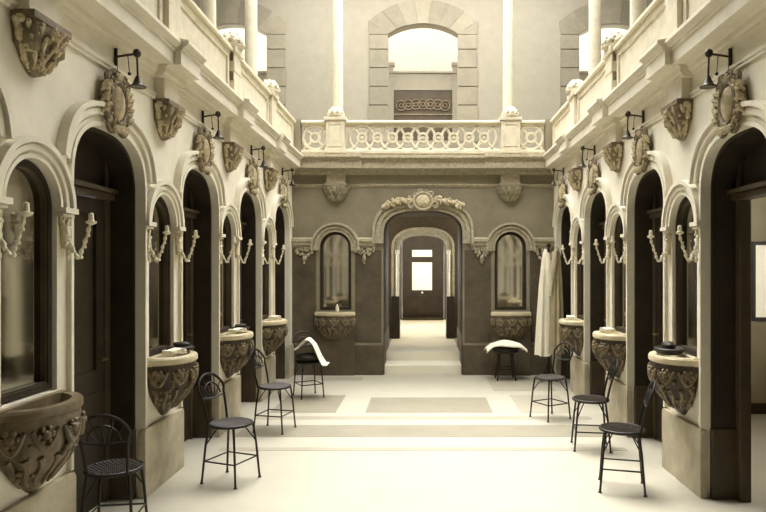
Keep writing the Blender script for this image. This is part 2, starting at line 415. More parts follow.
wi = struct(mb.build('wall_inner_arch', 'wood2', None, smooth=False), 'wall with a pale inner arch across the rear passage')
hood(f12, wi, 0, .46, 2.02, .27, 2.5, FZ+.80, ((.04,.03),(.07,.015),(.045,.045)), 'pale_arch_moulding', 'backc')
for s in (-1,1):
    mb = MB(); mb.tube([(s*.50,12.46,1.0),(s*.50,12.46,1.95)], .028, 10); mb.box(s*.5-.045,s*.5+.045,12.42,12.5,1.92,2.0); mb.build('colonnette', 'trim', wi)
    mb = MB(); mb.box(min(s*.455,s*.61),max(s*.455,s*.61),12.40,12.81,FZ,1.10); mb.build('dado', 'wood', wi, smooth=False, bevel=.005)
# end wall and end door
mb = MB(); mb.prism([[(-1.8,0),(-.56,0),(-.56,2.62),(.56,2.62),(.56,0),(1.8,0),(1.8,3.2),(-1.8,3.2)]], lambda u,v,w:(u,17.0+w,v), 0, .2); struct(mb.build('wall_passage_end', 'wood2', None, smooth=False))
for s, nm in ((-1,'left'),(1,'right')):
    # open side bays let daylight onto the passage floor
    mb = MB(); x0, x1 = sorted((s*1.6, s*1.75))
    mb.prism([[(12.8,FZ),(17,FZ),(17,3.2),(12.8,3.2)], [(13.6,1.1),(16.2,1.1),(16.2,2.9),(13.6,2.9)]], lambda u,v,w:(w,u,v), x0, x1)
    struct(mb.build('wall_lobby_'+nm, 'stone', None, smooth=False), 'pale %s wall of the rear lobby, with a window opening' % nm)
mb = MB(); mb.box(-1.75,-BDH,12.8,17.2,.0,FZ); mb.box(BDH,1.75,12.8,17.2,0,FZ); struct(mb.build('floor_lobby', 'floor', None, smooth=False))
mb = MB(); mb.box(-1.8,1.8,12.5,17.2,3.2,3.3); struct(mb.build('ceiling_lobby', 'stone', None, smooth=False))
dr = emp('door_20', 'dark wooden end door with milky glass panes beyond the passage')
fE = lambda u, v, w: (u, 17.0-w, v)
h1 = [(-.29,1.06),(.24,1.06),(.24,1.80),(-.29,1.80)]; h2 = [(-.29,1.95),(.24,1.95),(.24,2.13),(-.29,2.13)]
mb = MB(); mb.prism([[(-.555,FZ),(.555,FZ),(.555,2.615),(-.555,2.615)], h1, h2], fE, -.02, -.07)
mb.prism([[(-.47,.42),(.42,.42),(.42,.92),(-.47,.92)]], fE, -.03, .0)
lf = mb.build('door_leaf', 'wood', dr, smooth=False)
mb = MB(); mb.prism([h1], fE, -.04, -.05); mb.build('pane', 'glow', lf, smooth=False)
mb = MB(); mb.prism([h2], fE, -.04, -.05); mb.build('pane', 'glow', lf, smooth=False)
mb = MB(); mb.tube([(-.02,17.02,1.0),(-.02,16.95,1.0)], .012, 8); mb.ball((-.02,16.94,1.0), .025, seg=8); mb.build('door_knob', 'white', lf)
mb = MB(); mb.box(-.55,.55,16.8,17.0,FZ,FZ+.05); struct(mb.build('trim_1', 'wood2', None, smooth=False), 'dark sill in front of the end door')
# ------------------------------------------------------------------ upper gallery shell
GY = 12.4; GX = 5.4; GZ = 3.36; GT = 7.6; SKY0 = 5.0
for s, nm in ((-1,'left'),(1,'right')):
    mb = MB(); x0, x1 = sorted((s*(XW-.02), s*GX)); mb.box(x0, x1, Y0, GY, 3.2, GZ); struct(mb.build('floor_gallery_'+nm, 'stone_up', None, smooth=False), '%s gallery floor' % nm)
    mb = MB(); x0, x1 = sorted((s*GX, s*(GX+.2))); mb.box(x0, x1, Y0, GY+.3, 3.1, GT); struct(mb.build('wall_gallery_'+nm, 'stone_up', None, smooth=False), 'pale outer wall of the %s gallery' % nm)
mb = MB(); mb.box(-XW+.02, XW-.02, D+.1, GY, 3.2, GZ); struct(mb.build('floor_gallery_back', 'stone_up', None, smooth=False), 'gallery floor above the back wall')
WX = [-3.70, 0.0, 3.70]; WH = .68; WZS = 5.98; WR = .46
def seg_arch(c, half, zs, rise, n=16, z0=None):
    R = (half*half+rise*rise)/(2*rise); pts = []
    a = math.asin(min(1, half/R))
    if z0 is not None: pts.append((c-half, z0))
    for i in range(n+1):
        t = -a+2*a*i/n
        pts.append((c+R*math.sin(t), zs+rise-R+R*math.cos(t)))
    if z0 is not None: pts.append((c+half, z0))
    return pts
fG = lambda u, v, w: (u, GY-w, v)
outer = [(-GX,3.1)]
for c in WX: outer += [(c-WH,3.1)]+seg_arch(c, WH, 6.17, .20)+[(c+WH,3.1)]
outer += [(GX,3.1),(GX,GT),(-GX,GT)]
mb = MB(); mb.prism([outer], fG, 0, -.20)
wg = struct(mb.build('wall_gallery_back', 'stone_up', None, smooth=False), 'pale plastered upper back wall with three arched openings')
for c in WX:
    # surround of separate stone blocks
    mb = MB()
    rnd = random.Random(5)
    z = GZ
    while z < 6.17:
        h = .36 if z+.60 < 6.17 else 6.17-z
        for sg in (-1,1):
            mb_w = .36+rnd.choice((0,.0,.02))
            a, b_ = sorted((c+sg*(WH-.004), c+sg*(WH+mb_w)))
            mb.prism([[(a,z+.008),(b_,z+.008),(b_,z+h-.008),(a,z+h-.008)]], fG, -.19, .03)
        z += h
    inn = seg_arch(c, WH-.004, 6.18, .20, 14); out = seg_arch(c, WH+.38, 6.42, .42, 14)
    for i in range(0, 14, 2):
        mb.prism([[inn[i], inn[i+1], inn[i+2], out[i+2], out[i+1], out[i]]], fG, -.19, .03+.003*(i % 4))
    for sg in (-1,1):
        q = inn[0] if sg < 0 else inn[-1]; o2 = out[0] if sg < 0 else out[-1]
        mb.prism([[(c+sg*(WH-.004),6.17),(c+sg*(WH+.36),6.17),o2,q]], fG, -.19, .03)
    mb.build('stone_surround', 'block', wg, smooth=False, bevel=.006)
# structure behind the openings: pale timber rail and pierced dark panel
for i, c in enumerate(WX):
    nm = ('left','centre','right')[i]
    t = thing('pierced_screen', {'left':'dark screen with pale posts behind the left upper arch','centre':'dark pierced screen with ring pattern under a pale beam, in the centre upper arch','right':'dark screen with pale posts behind the right upper arch'}[nm], 'screen', (c, 13.1, GZ), 0)
    ztop = 5.62-GZ-(0 if i == 1 else -.1)
    mb = MB(); mb.box(-.78,.78,0,.08,1.93,2.27); mb.box(-.80,.80,-.03,.11,2.27,2.32); mb.build('beam', 'stone_up', t, smooth=False, bevel=.006)
    for sg in (-1,1):
        mb = MB(); mb.box(sg*.66-.06, sg*.66+.06, -.01, .09, 0, 2.42); mb.box(sg*.66-.08, sg*.66+.08, -.03, .11, 2.42, 2.50); mb.build('post', 'stone_up', t, smooth=False, bevel=.006)
    mb = MB(); mb.box(-.60,.60,.02,.05,.9,1.93); mb.build('panel', 'wood2', t, smooth=False)
    mb = MB()
    for k in range(7):
        mb.tube([(-.45+.15*k+.10*math.cos(a), 0.0, 1.64+.10*math.sin(a)-.003*(k-3)**2) for a in [2*PI*j/16 for j in range(16)]], .012, 5, closed=True)
        mb.tube([(-.45+.15*k+.04*math.cos(a), 0.0, 1.64+.04*math.sin(a)-.003*(k-3)**2) for a in [2*PI*j/10 for j in range(10)]], .010, 5, closed=True)
    mb.box(-.6,.6,0,.02,1.42,1.45); mb.build('ring_ornament', 'carve_d', t)
    mb = MB(); mb.box(-.6,.6,.0,.06,0,.9); mb.build('base_panel', 'stone_up', t, smooth=False)
mb = MB(); mb.box(-GX, GX, GY+.2, 15.5, 3.3, GZ); struct(mb.build('floor_gallery_room', 'stone_up', None, smooth=False))
mb = MB(); mb.box(-GX, GX, 15.5, 15.7, 3.3, 8.5); struct(mb.build('wall_gallery_room', 'stone_up', None, smooth=False), 'pale wall behind the upper arches')
# shell behind the viewer
mb = MB(); mb.box(-GX, GX, Y0-.2, Y0, 0, GT); struct(mb.build('wall_front', 'wood2', None, smooth=False))
mb = MB(); mb.prism([[(-GX,Y0),(GX,Y0),(GX,12.2),(-GX,12.2)],[(-3.0,SKY0),(3.0,SKY0),(3.0,11.9),(-3.0,11.9)]], lambda u,v,w:(u,v,w), GT-.3, GT-.1); struct(mb.build('ceiling', 'wood2', None, smooth=False), 'unseen gallery ceiling with a skylight opening shaped for the light')  # roof closed toward the viewer to hold light off near faces
# ------------------------------------------------------------------ balustrades
def finial(parent, x, y, z, m='rail'):
    mb = MB(); mb.lathe([(.115,0),(.135,.02),(.135,.035),(.09,.05),(.12,.08),(.10,.12),(.06,.155),(.02,.17)], 16, (x,y,z))
    rnd = random.Random(9)
    for r_, zz, n_ in ((.115,.055,9),(.095,.10,8),(.06,.14,6)):
        for k in range(n_):
            a = 2*PI*k/n_+zz*20; mb.ball((x+r_*math.cos(a), y+r_*math.sin(a), z+zz), .027, (1,1,1), 6)
    return mb.build('finial', m, parent)
bt = thing('gallery_balustrade', 'pierced stone balustrade of interlaced rings across the back of the gallery', 'balustrade', (0, D-.06, 3.40))
# rails
def brun(mb, prof, a, b_): mb.prism([prof], lambda w, z, t: (t, -w, z), a, b_)
mb = MB(); brun(mb, [(-.08,0),(.05,0),(.05,.045),(.03,.06),(-.06,.06),(-.08,.045)], -1.86, 1.86); mb.build('bottom_rail', 'rail', bt, smooth=False)
mb = MB(); brun(mb, [(-.06,.43),(.03,.43),(.035,.455),(.065,.465),(.065,.49),(.05,.505),(-.08,.505),(-.095,.49),(-.095,.465),(-.06,.455)], -1.86, 1.86); mb.build('top_rail', 'rail', bt, smooth=False)
def ring(mb, cx, cz, R, r, y=0, seg=28, clipx=None, a0=0, a1=2*PI):
    full = abs(a1-a0) > 6.2
    pts = [(cx+R*math.cos(a0+(a1-a0)*k/seg), y, cz+R*math.sin(a0+(a1-a0)*k/seg)) for k in range(seg if full else seg+1)]
    mb.tube(pts, r, 6, closed=full)
for k in range(-4, 5):
    cx = .2345*k; mb = MB(); ring(mb, cx, .245, .185, .022, y=.004*(k % 2)); mb.build('interlaced_ring', 'rail', bt)
    mb = MB(); ring(mb, cx, .245, .066, .023, seg=16); mb.ball((cx, .01, .245), .035, (1,.5,1), 8); mb.build('rosette', 'rail', bt)
for s in (-1,1):
    cx = s*.2345*5; mb = MB(); ring(mb, cx, .245, .185, .019, a0=PI/2 if s > 0 else -PI/2, a1=1.5*PI if s > 0 else PI/2, seg=16); mb.build('interlaced_ring', 'rail', bt)
    cx = s*1.655; mb = MB(); ring(mb, cx, .245, .180, .024); mb.build('interlaced_ring', 'rail', bt)
    mb = MB(); ring(mb, cx, .245, .07, .024, seg=16)
    for a in (PI/4, 3*PI/4, 5*PI/4, 7*PI/4): mb.tube([(cx+.08*math.cos(a), 0, .245+.08*math.sin(a)), (cx+.25*math.cos(a), 0, .245+.25*math.sin(a))], .020, 6)
    mb.build('rosette', 'rail', bt)
    mb = MB(); px = s*1.335
    mb.box(px-.16,px+.16,-.10,.12,-.0,.06); mb.box(px-.142,px+.142,-.085,.10,.06,.50); mb.box(px-.17,px+.17,-.11,.13,.50,.55)
    fr = [(px-.10,.10),(px+.10,.10),(px+.10,.45),(px-.10,.45)]; inn = [(px-.085,.115),(px+.085,.115),(px+.085,.435),(px-.085,.435)]
    mb.prism([fr, inn], lambda u,v,w:(u,-.085-w,v), -.005, .012); mb.build('post', 'rail', bt, smooth=False, bevel=.004)
    finial(bt, px, 0, .55)
    mb = MB(); a, b_ = sorted((s*1.87, s*1.99)); mb.box(a, b_, -.08,.10,0,.52); mb.build('end_post', 'backw', bt, smooth=False, bevel=.005)
for side, s in (('left',-1),('right',1)):
    pt = thing('gallery_parapet', 'panelled stone parapet of the gallery above the %s wall' % side, 'balustrade', (s*1.98, 0, 3.40))
    q = -s   # towards room
    def px(a, b_): return sorted((q*a, q*b_))
    ms = [c for c in MIRS if c > 1]
    mb = MB(); x0, x1 = px(.055,-.075)
    mb.box(x0, x1, 1.0, D-.20, .0, .03)
    x0, x1 = px(.03,-.06); mb.box(x0, x1, 1.0, D-.20, .42, .445)
    x0, x1 = px(.06,-.09); mb.box(x0, x1, 1.0, D-.20, .445, .475)
    x0, x1 = px(.045,-.075); mb.box(x0, x1, 1.0, D-.20, .475, .50)
    mb.build('handrail', 'rail', pt, smooth=False, bevel=.005)
    ends = [D-.18]+[c for c in ms]+[1.0]
    for i in range(len(ends)-1):
        b_ = ends[i]-(.13 if i > 0 else .02); a = ends[i+1]+(.13 if i < len(ends)-2 else 0)
        x0, x1 = px(.005,-.04); mb = MB(); mb.box(x0, x1, a, b_, .03, .42)
        ff = lambda u,v,w: (q*w, u, v)
        mb.prism([[(a,.03),(b_,.03),(b_,.42),(a,.42)], [(a+.06,.075),(b_-.06,.075),(b_-.06,.375),(a+.06,.375)]], ff, 0, .022)
        mb.build('panel', 'rail', pt, smooth=False)
    for i, c in enumerate(ms):
        x0, x1 = px(.07,-.10)
        mb = MB(); mb.box(x0, x1, c-.13, c+.13, 0, .055)
        if i == 1:
            for k in range(4): mb.box(x0+.006*(k % 2), x1-.006*(k % 2), c-.12+.006*(k % 2), c+.12, .055+.098*k, .055+.098*(k+1))
        else: mb.box(x0+.008, x1-.008, c-.12, c+.12, .055, .45)
        x0, x1 = px(.09,-.12); mb.box(x0, x1, c-.15, c+.15, .445, .505)
        mb.build('post', 'rail', pt, smooth=False, bevel=.004)
        if i == 1:
            for k in (1, 3):
                x0, x1 = px(.055,-.09); mb = MB(); mb.box(x0, x1, c-.124, c-.10, .06+.098*k, .145+.098*k); mb.build('dark_band', 'carve_d', pt, smooth=False)
        finial(pt, 0, c, .505)
# slender columns behind the rails
def make_column(loc, label, group='slender gallery columns'):
    t = thing('gallery_column', label, 'column', loc, 0, group)
    mb = MB(); mb.lathe([(.11,0),(.11,.30),(.125,.32),(.125,.36),(.10,.38)], 16); mb.build('column_base', 'trim', t)
    mb = MB(); mb.lathe([(.085,.38),(.082,.45),(.08,1.2),(.072,3.0),(.068,4.2)], 18); mb.build('shaft', 'rail', t)
    mb = MB(); mb.lathe([(.07,4.2),(.09,4.22),(.075,4.26),(.13,4.42)], 16); mb.build('capital', 'trim', t)
    return t
cproto = make_column((-1.335, D+.17, GZ), 'slender white column behind the left post of the ring balustrade')
dup(cproto, (1.335, D+.17, GZ), 0, 'slender white column behind the right post of the ring balustrade')
for side, s in (('left',-1),('right',1)):
    for i, c in enumerate((8.262, 6.607, 4.952)):
        dup(cproto, (s*2.22, c, GZ), 0, 'slender white column behind the %s parapet, %s' % (side, ('closest to the back','second from the back','third from the back')[i]))
# ------------------------------------------------------------------ consoles under the cornice
def carved_bowl(mb, half, top, hgt, dep, seg=22, seed=1):
    prof = [(1.0,0),(1.05,-.03),(.98,-.06),(.95,-.12*1),(.80,-.55*hgt),(.55,-.8*hgt),(.28,-.95*hgt),(.10,-hgt)]
    mb.lathe([(r*half, z) for r, z in prof], seg, (0,0,top), 0, PI, 1, dep/half, mod=lambda a, t: (1+.05*math.sin(a*9)*math.sin(PI*min(1,t*1.2)))/max(abs(math.cos(a)),abs(math.sin(a)),.80))
def make_console(label, loc, rz, m1, m2, w=.135, hp=.25):
    t = thing('carved_console', label, 'console', loc, rz, 'carved stone consoles under the gallery')
    # z relative to soffit
    mb = MB(); mb.box(-w, w, -.0, .075, -hp, 0); mb.box(-w-.01, w+.01, 0, .085, -hp-.0, -hp+.02); mb.build('pilaster_block', m2 if m2 == 'backc' else m1, t, smooth=False, bevel=.004)
    mb = MB(); mb.box(-w-.03, w+.03, 0, .12, -hp-.035, -hp)
    carved_bowl(mb, w+.02, -hp-.035, .25, .11)
    mb.build('carved_corbel', 'carve_d' if m1 == 'trim' else m1, t)  # dark body colour paints the shade in pits between the side-wall leaves
    mb = MB(); rnd = random.Random(4)
    for row in range(3):
        for k in range(8-row):
            a = PI*(k+.5)/(8-row); tt = .02+.28*row
            def Q(tt_, off): 
                r_ = (w+.02+off)*(1-.75*tt_**1.6); return (r_*math.cos(a), .01+r_*math.sin(a)*.72, -hp-.05-.24*tt_)
            mb.tube([Q(tt+.30,0), Q(tt+.15,.012), Q(tt+.03,.03), Q(tt,.045), Q(tt+.06,.05)], [.006,.012,.014,.011,.006], 6)
    for k in range(0, 7, 6):
        a = PI*(k+.5)/7
        pts = []; rs = []
        for j in range(8):
            tt = j/7; r = (w+.03)*(1-.75*tt**1.6)
            pts.append((r*math.cos(a)*(1+.05*math.sin(6*tt)), .012+r*math.sin(a)*.72, -hp-.05-.22*tt)); rs.append(.007+.010*math.sin(PI*min(1,tt*1.1+.1)))
        mb.tube(pts, rs, 6)
        mb.ball((pts[0][0]*1.04, pts[0][1]+.012, pts[0][2]+.005), .026, (1,1,.8), 7)
    for k in range(75):
        a = rnd.uniform(.05, PI-.05); tt = rnd.uniform(.0,.85); r = (w+.035)*(1-.75*tt**1.6)
        mb.ball((r*math.cos(a), .015+r*math.sin(a)*.75, -hp-.05-.24*tt), rnd.uniform(.008,.017), (1,1,1), 6)
    mb.build('acanthus_leaves', m2, t)
    return t
ordn = ['farthest from the viewer','second from the back wall','third from the back wall','nearest the viewer']
cs = make_console('carved console on the left wall, farthest from the viewer', (-XW, MIRS[0], 3.17), -PI/2, 'trim', 'carve')
for i in range(1, 4): dup(cs, (-XW, MIRS[i], 3.17), -PI/2, 'carved console on the left wall, '+ordn[i])
for i in range(0, 3): dup(cs, (XW, MIRS[i], 3.17), PI/2, 'carved console on the right wall, '+['farthest from the viewer','second from the back wall','nearest the viewer'][i])
cb = make_console('carved bracket on the back wall under the left post of the ring balustrade', (-1.335, D, 3.17), PI, 'backw', 'backc', .145, .23)
dup(cb, (1.335, D, 3.17), PI, 'carved bracket on the back wall under the right post of the ring balustrade')
# ------------------------------------------------------------------ cartouches
def spiral(mb, cx, cz, y, r, turns, sg=1, thick=.014, a0=0):
    pts = []; rs = []
    n = int(14*turns)
    for k in range(n+1):
        t = k/n; a = a0+sg*2*PI*turns*t; rr = r*(1-.8*t)
        pts.append((cx+rr*math.cos(a), y+.012*t, cz+rr*math.sin(a))); rs.append(thick*(1-.35*t))
    mb.tube(pts, rs, 7)
def make_cartouche(label, loc, rz, m1='carve', m2='carve_d'):
    t = thing('carved_cartouche', label, 'cartouche', loc, rz, 'carved cartouches over the side doors'); t.scale = (.95,1,.76)
    mb = MB()  # shield
    mb.ball((0,.045,.0), .10, (.85,.45,1.55), 16); mb.build('oval_shield', m1, t)
    mb = MB()
    mb.tube([(.105*math.cos(a), .055, .175*math.sin(a)) for a in [2*PI*k/24 for k in range(24)]], .020, 8, closed=True)
    for sg in (-1,1):
        spiral(mb, sg*.10, .17, .05, .055, 1.3, -sg, .02, PI/2)
        spiral(mb, sg*.12, -.10, .05, .05, 1.3, sg, .018, -PI/2)
        spiral(mb, sg*.06, .225, .06, .04, 1.1, sg, .017, 0)
        mb.tube([(sg*(.13+.03*math.sin(q*3)), .04, .13-.28*q) for q in [i/8 for i in range(9)]], [.016+.014*math.sin(PI*i/8) for i in range(9)], 7)
        mb.tube([(sg*(.02+.13*q), .05, -.20-.06*math.sin(q*PI)) for q in [i/8 for i in range(9)]], [.024-.012*i/8 for i in range(9)], 7)
    mb.build('scrollwork', m2, t)
    mb = MB(); rnd = random.Random(8)
    for k in range(34):
        a = rnd.uniform(0, 2*PI); r = rnd.uniform(.12,.155)
        mb.ball((r*math.cos(a), .04+rnd.uniform(0,.03), r*1.45*math.sin(a)), rnd.uniform(.013,.026), (1,.9,1), 6)
    mb.tube([(.137*math.cos(a), .04, .20*math.sin(a)) for a in [2*PI*k/28 for k in range(28)]], .024, 6, closed=True)
    for k in range(8): mb.ball((-.07+.02*k, .07, -.215-.02*(k % 2)), .024, seg=6)
    for k in range(6): mb.ball((-.05+.02*k, .06, .205+.02*(k % 2)), .024, seg=6)
    for sg in (-1,1):   # side wings of leaves
        for k in range(6):
            q = k/5; mb.tube([(sg*.12, .04, .10-.22*q), (sg*(.165+.02*(k % 2)), .065, .13-.22*q), (sg*(.185+.015*(k % 2)), .045, .09-.22*q)], [.022,.020,.010], 6)
    mb.build('leaf_carving', m1, t)
    return t
ct = make_cartouche('carved stone cartouche over the left door farthest from the viewer', (-XW, DOORS[0], 2.71), -PI/2)
for i in (1,2,3): dup(ct, (-XW, DOORS[i], 2.71), -PI/2, 'carved stone cartouche over the left door '+['','second from the back wall','third from the back wall','nearest the viewer'][i])
for i in (0,1,2,3): dup(ct, (XW, DOORS[i], 2.71), PI/2, 'carved stone cartouche over the right door '+['farthest from the viewer','second from the back wall','third from the back wall','nearest the viewer'][i])
# back wall cartouche with garland over the passage arch
t = thing('carved_cartouche', 'round carved medallion with leafy garlands over the arched passage', 'cartouche', (0, D, 2.64), PI)
mb = MB(); mb.ball((0,.09,.03), .115, (1,.4,.95), 16); mb.build('round_shield', 'carve', t)
mb = MB(); mb.tube([(.14*math.cos(a), .10, .03+.13*math.sin(a)) for a in [2*PI*k/24 for k in range(24)]], .022, 8, closed=True)
for sg in (-1,1):
    spiral(mb, sg*.17, -.02, .09, .06, 1.3, sg, .02, -PI/2); spiral(mb, sg*.12, .14, .09, .045, 1.2, -sg, .018, 0)
    spiral(mb, sg*.04, .185, .09, .035, 1.1, sg, .016, 0)
mb.build('scrollwork', 'backc', t)
rnd = random.Random(2)
for sg in (-1,1):
    mb = MB(); mb.tube([(sg*(.16+.045*k), .06, .06-.10*((.16+.045*k)/.6)**2.5) for k in range(11)], .03, 6)
    for k in range(60):
        q = rnd.uniform(.18,.62); u = sg*q
        zc = .06-.10*(q/.6)**2.5
        mb.ball((u, .07+rnd.uniform(-.01,.03), zc+max(-.045,min(.045,rnd.gauss(0,.028)))), rnd.uniform(.018,.034), (1,.9,1), 6)
    mb.build('leaf_garland', 'carve', t)
# ------------------------------------------------------------------ bracket lamps
def make_lamp(label, loc, rz):
    t = thing('bracket_lamp', label, 'wall lamp', loc, rz, 'bracket lamps over the side doors')
    mb = MB(); mb.lathe([(.03,-.10),(.012,-.085),(.010,.10),(.02,.11)], 10, (0,.012,0)); mb.build('wall_plate', 'tin', t)
    mb = MB(); mb.tube([(0,.01,0),(0,.08,.012),(0,.15,.02)], .008, 8); mb.tube([(0,.09,.01),(.0,.10,-.10)], .003, 6); mb.ball((0,.10,-.11), .012, seg=8); mb.build('arm', 'tin', t)
    mb = MB(); mb.ball((0,.15,.025), .026, (1,1,1.1), 12); mb.build('valve_ball', 'tin', t)
    mb = MB(); mb.tube([(0,.15,0),(0,.155,-.13)], .0065, 8); mb.build('drop_pipe', 'tin', t)
    mb = MB(); mb.lathe([(.012,0),(.020,-.02),(.032,-.05),(.038,-.06),(.055,-.068),(.05,-.074),(.02,-.07)], 14, (0,.155,-.125)); mb.build('burner_shade', 'tin', t)
    return t
lm = make_lamp('small dark bracket lamp above the left door farthest from the viewer', (-XW, DOORS[0]+.06, 3.03), -PI/2)
for i in (1,2,3): dup(lm, (-XW, DOORS[i]+.06, 3.03), -PI/2, 'small dark bracket lamp above the left door '+['','second from the back wall','third from the back wall','nearest the viewer'][i])
for i in (0,1,2,3): dup(lm, (XW, DOORS[i]+.06, 3.03), PI/2, 'small dark bracket lamp above the right door '+['farthest from the viewer','second from the back wall','third from the back wall','nearest the viewer'][i])
# ------------------------------------------------------------------ mirrors
def make_mirror(label, loc, rz, half, zs, z0, group):
    t = thing('arched_mirror', label, 'mirror', loc, rz, group)
    f = lambda u, v, w: (u, w, v)
    o_, i_ = arch(0, half, zs, half, 2, 24, z0), arch(0, half-.032, zs, half-.032, 2, 24, z0+.035)
    mb = MB(); mb.prism([o_, i_], f, -.085, -.025); mb.build('frame', 'wood', t, smooth=False, bevel=.004)
    i2 = arch(0, half-.042, zs, half-.042, 2, 24, z0+.045); i1 = arch(0, half-.030, zs, half-.030, 2, 24, z0+.033)
    mb = MB(); mb.prism([i1, i2], f, -.075, -.035); mb.build('inner_bead', 'wood2', t, smooth=False)
    mb = MB(); mb.prism([i1], f, -.075, -.065); mb.build('mirror_glass', 'mirror', t, smooth=False)
    return t
mr = make_mirror('tall arched mirror in the left wall, farthest from the viewer', (-XW, MIRS[0], 0), -PI/2, MH+.03, MZS, MZ0-.012, 'arched mirrors of the side walls')
for i in (1,2,3): dup(mr, (-XW, MIRS[i], 0), -PI/2, 'tall arched mirror in the left wall, '+ordn[i])
for i in (0,1,2): dup(mr, (XW, MIRS[i], 0), PI/2, 'tall arched mirror in the right wall, '+['farthest from the viewer','second from the back wall','nearest the viewer'][i])
mk = make_mirror('arched mirror in the back wall left of the passage', (-BMX, D, 0), PI, BMH+.012, BMS, 1.005, 'arched mirrors of the back wall')
dup(mk, (BMX, D, 0), PI, 'arched mirror in the back wall right of the passage')
# ------------------------------------------------------------------ sconces
def make_sconce(label, loc, rz):
    t = thing('wall_sconce', label, 'sconce', loc, rz, 'white twisted sconces beside the mirrors')
    mb = MB(); mb.ball((0,.018,0), .05, (.6,.4,1.5), 12)
    for k in range(10): mb.ball((.018*math.sin(k*2.4), .03, .085-.021*k), .013, seg=6)
    mb.ball((0,.03,-.12), .014, (1,1,1.6), 6); mb.build('backplate', 'white', t)
    pts = []; rs = []
    n_ = 46
    for k in range(n_+1):
        q = k/n_
        # down, out and up
        y = .03+.125*q**.85; z = -.03-.10*math.sin(min(1,q*1.7)*PI*.62)+.20*max(0,q-.40)**1.25*1.8
        tw = .007
        pts.append((tw*math.cos(q*34), y+.0, z+tw*math.sin(q*34))); rs.append(.0095+.0045*math.sin(q*70))
    mb = MB(); mb.tube(pts, rs, 7); mb.build('twisted_arm', 'white', t)
    e = pts[-1]
    mb = MB(); mb.lathe([(.008,-.01),(.026,.0),(.030,.012),(.016,.015),(.013,.055),(.004,.06)], 12, (e[0],e[1],e[2])); mb.build('candle_cup', 'white', t)
    return t
sp = None
for side, s in (('left',-1),('right',1)):
    for i in range(4 if s < 0 else 3):
        for sg in (-1,1):
            lab = 'white twisted sconce, %s side of %s mirror in the %s wall' % ('near' if sg < 0 else 'far', ('the nearest' if i == (3 if s < 0 else 2) else ['the farthest','the second farthest','the third farthest'][i]), side)
            loc = (s*XW, MIRS[i]+sg*.295, 1.83); rz = -PI/2 if s < 0 else PI/2
            if sp is None: sp = make_sconce(lab, loc, rz)
            else: dup(sp, loc, rz, lab)
# ------------------------------------------------------------------ basins
def make_basin(label, loc, rz, half=.27, dep=.25, plain=False, group='wall basins of the side walls', m=None):
    t = thing('wall_basin', label, 'basin', loc, rz, group)
    mb = MB()   # rim: D-shaped slab, hollow
    mb.lathe([(half*.80,-.02),(half*.98,-.03),(half*1.04,-.015),(half*1.04,.015),(half*1.0,.028),(half*.80,.028),(half*.76,.0),(half*.60,-.06),(.02,-.09)], 28, (0,0,0), 0, PI, 1, dep/half)
    mb.box(-half*1.0, half*1.0, 0, .035, -.03, .035)
    mb.build('rim', 'rim' if not plain else m or 'basin_s', t)
    mb = MB()
    prof = [(half*.99,-.025),(half*1.0,-.06),(half*.97,-.12),(half*.93,-.18),(half*.82,-.25),(half*.60,-.32),(half*.36,-.375),(half*.18,-.42),(half*.07,-.44)]
    mb.lathe(prof, 32, (0,0,0), 0, PI, 1, dep/half, mod=lambda a, q: 1+(.035*math.sin(a*11+q*3)*math.sin(PI*q)))
    mb.build('bowl', m or ('basin_s' if plain else 'basin'), t)
    mb = MB(); rnd = random.Random(11)
    def P(a, q, off=0):
        r = half*(1.0-.03*q-.85*max(0,q-.2)**1.7)+off
        return (r*math.cos(a), r*math.sin(a)*dep/half, -.05-.33*q)
    for k in range(5):      # swags
        a0_ = PI*(k+.1)/5; a1_ = PI*(k+.9)/5
        pts = [P(a0_+(a1_-a0_)*j/8, .08+.28*math.sin(PI*j/8), .008) for j in range(9)]
        mb.tube(pts, [.010+.010*math.sin(PI*j/8) for j in range(9)], 6)
        c = P((a0_+a1_)/2, .16, .005); mb.ball(c, .026, (1,1,1), 8)
        for j in range(6): 
            c2 = P((a0_+a1_)/2+.13*math.cos(j*PI/3), .16+.10*math.sin(j*PI/3), .008); mb.ball(c2, .016, seg=6)
    for k in range(60 if not plain else 20):
        a = rnd.uniform(.1, PI-.1); q = rnd.uniform(.1,.85); mb.ball(P(a, q, .002), rnd.uniform(.010,.022), (1,1,1), 6)
    for k in range(9):
        a = PI*(k+.5)/9; mb.tube([P(a+.05*math.sin(j), .5+.5*j/6, .004) for j in range(7)], [.016-.0015*j for j in range(7)], 6)
    mb.build('carved_garland', 'relief' if not plain else m or 'basin_s', t)
    return t
BZ = .955
bs = make_basin('carved dark basin with pale rim under the left mirror farthest from the viewer', (-XW, MIRS[0], BZ), -PI/2)
for i in (1,2): dup(bs, (-XW, MIRS[i], BZ), -PI/2, 'carved dark basin with pale rim under the left mirror '+ordn[i])
for i in (0,1,2): dup(bs, (XW, MIRS[i], BZ), PI/2, 'carved dark basin with pale rim under the right mirror '+['farthest from the viewer','second from the back wall','nearest the viewer'][i])
make_basin('large smooth grey basin under the left mirror nearest the viewer', (-XW, MIRS[3], .935), -PI/2, half=.28, dep=.215, plain=True)
bk = make_basin('dark garlanded basin under the back wall mirror left of the passage', (-BMX, D-.06, .945), PI, half=.30, dep=.10, group='basins of the back wall', m='backd')
dup(bk, (BMX, D-.06, .945), PI, 'dark garlanded basin under the back wall mirror right of the passage')
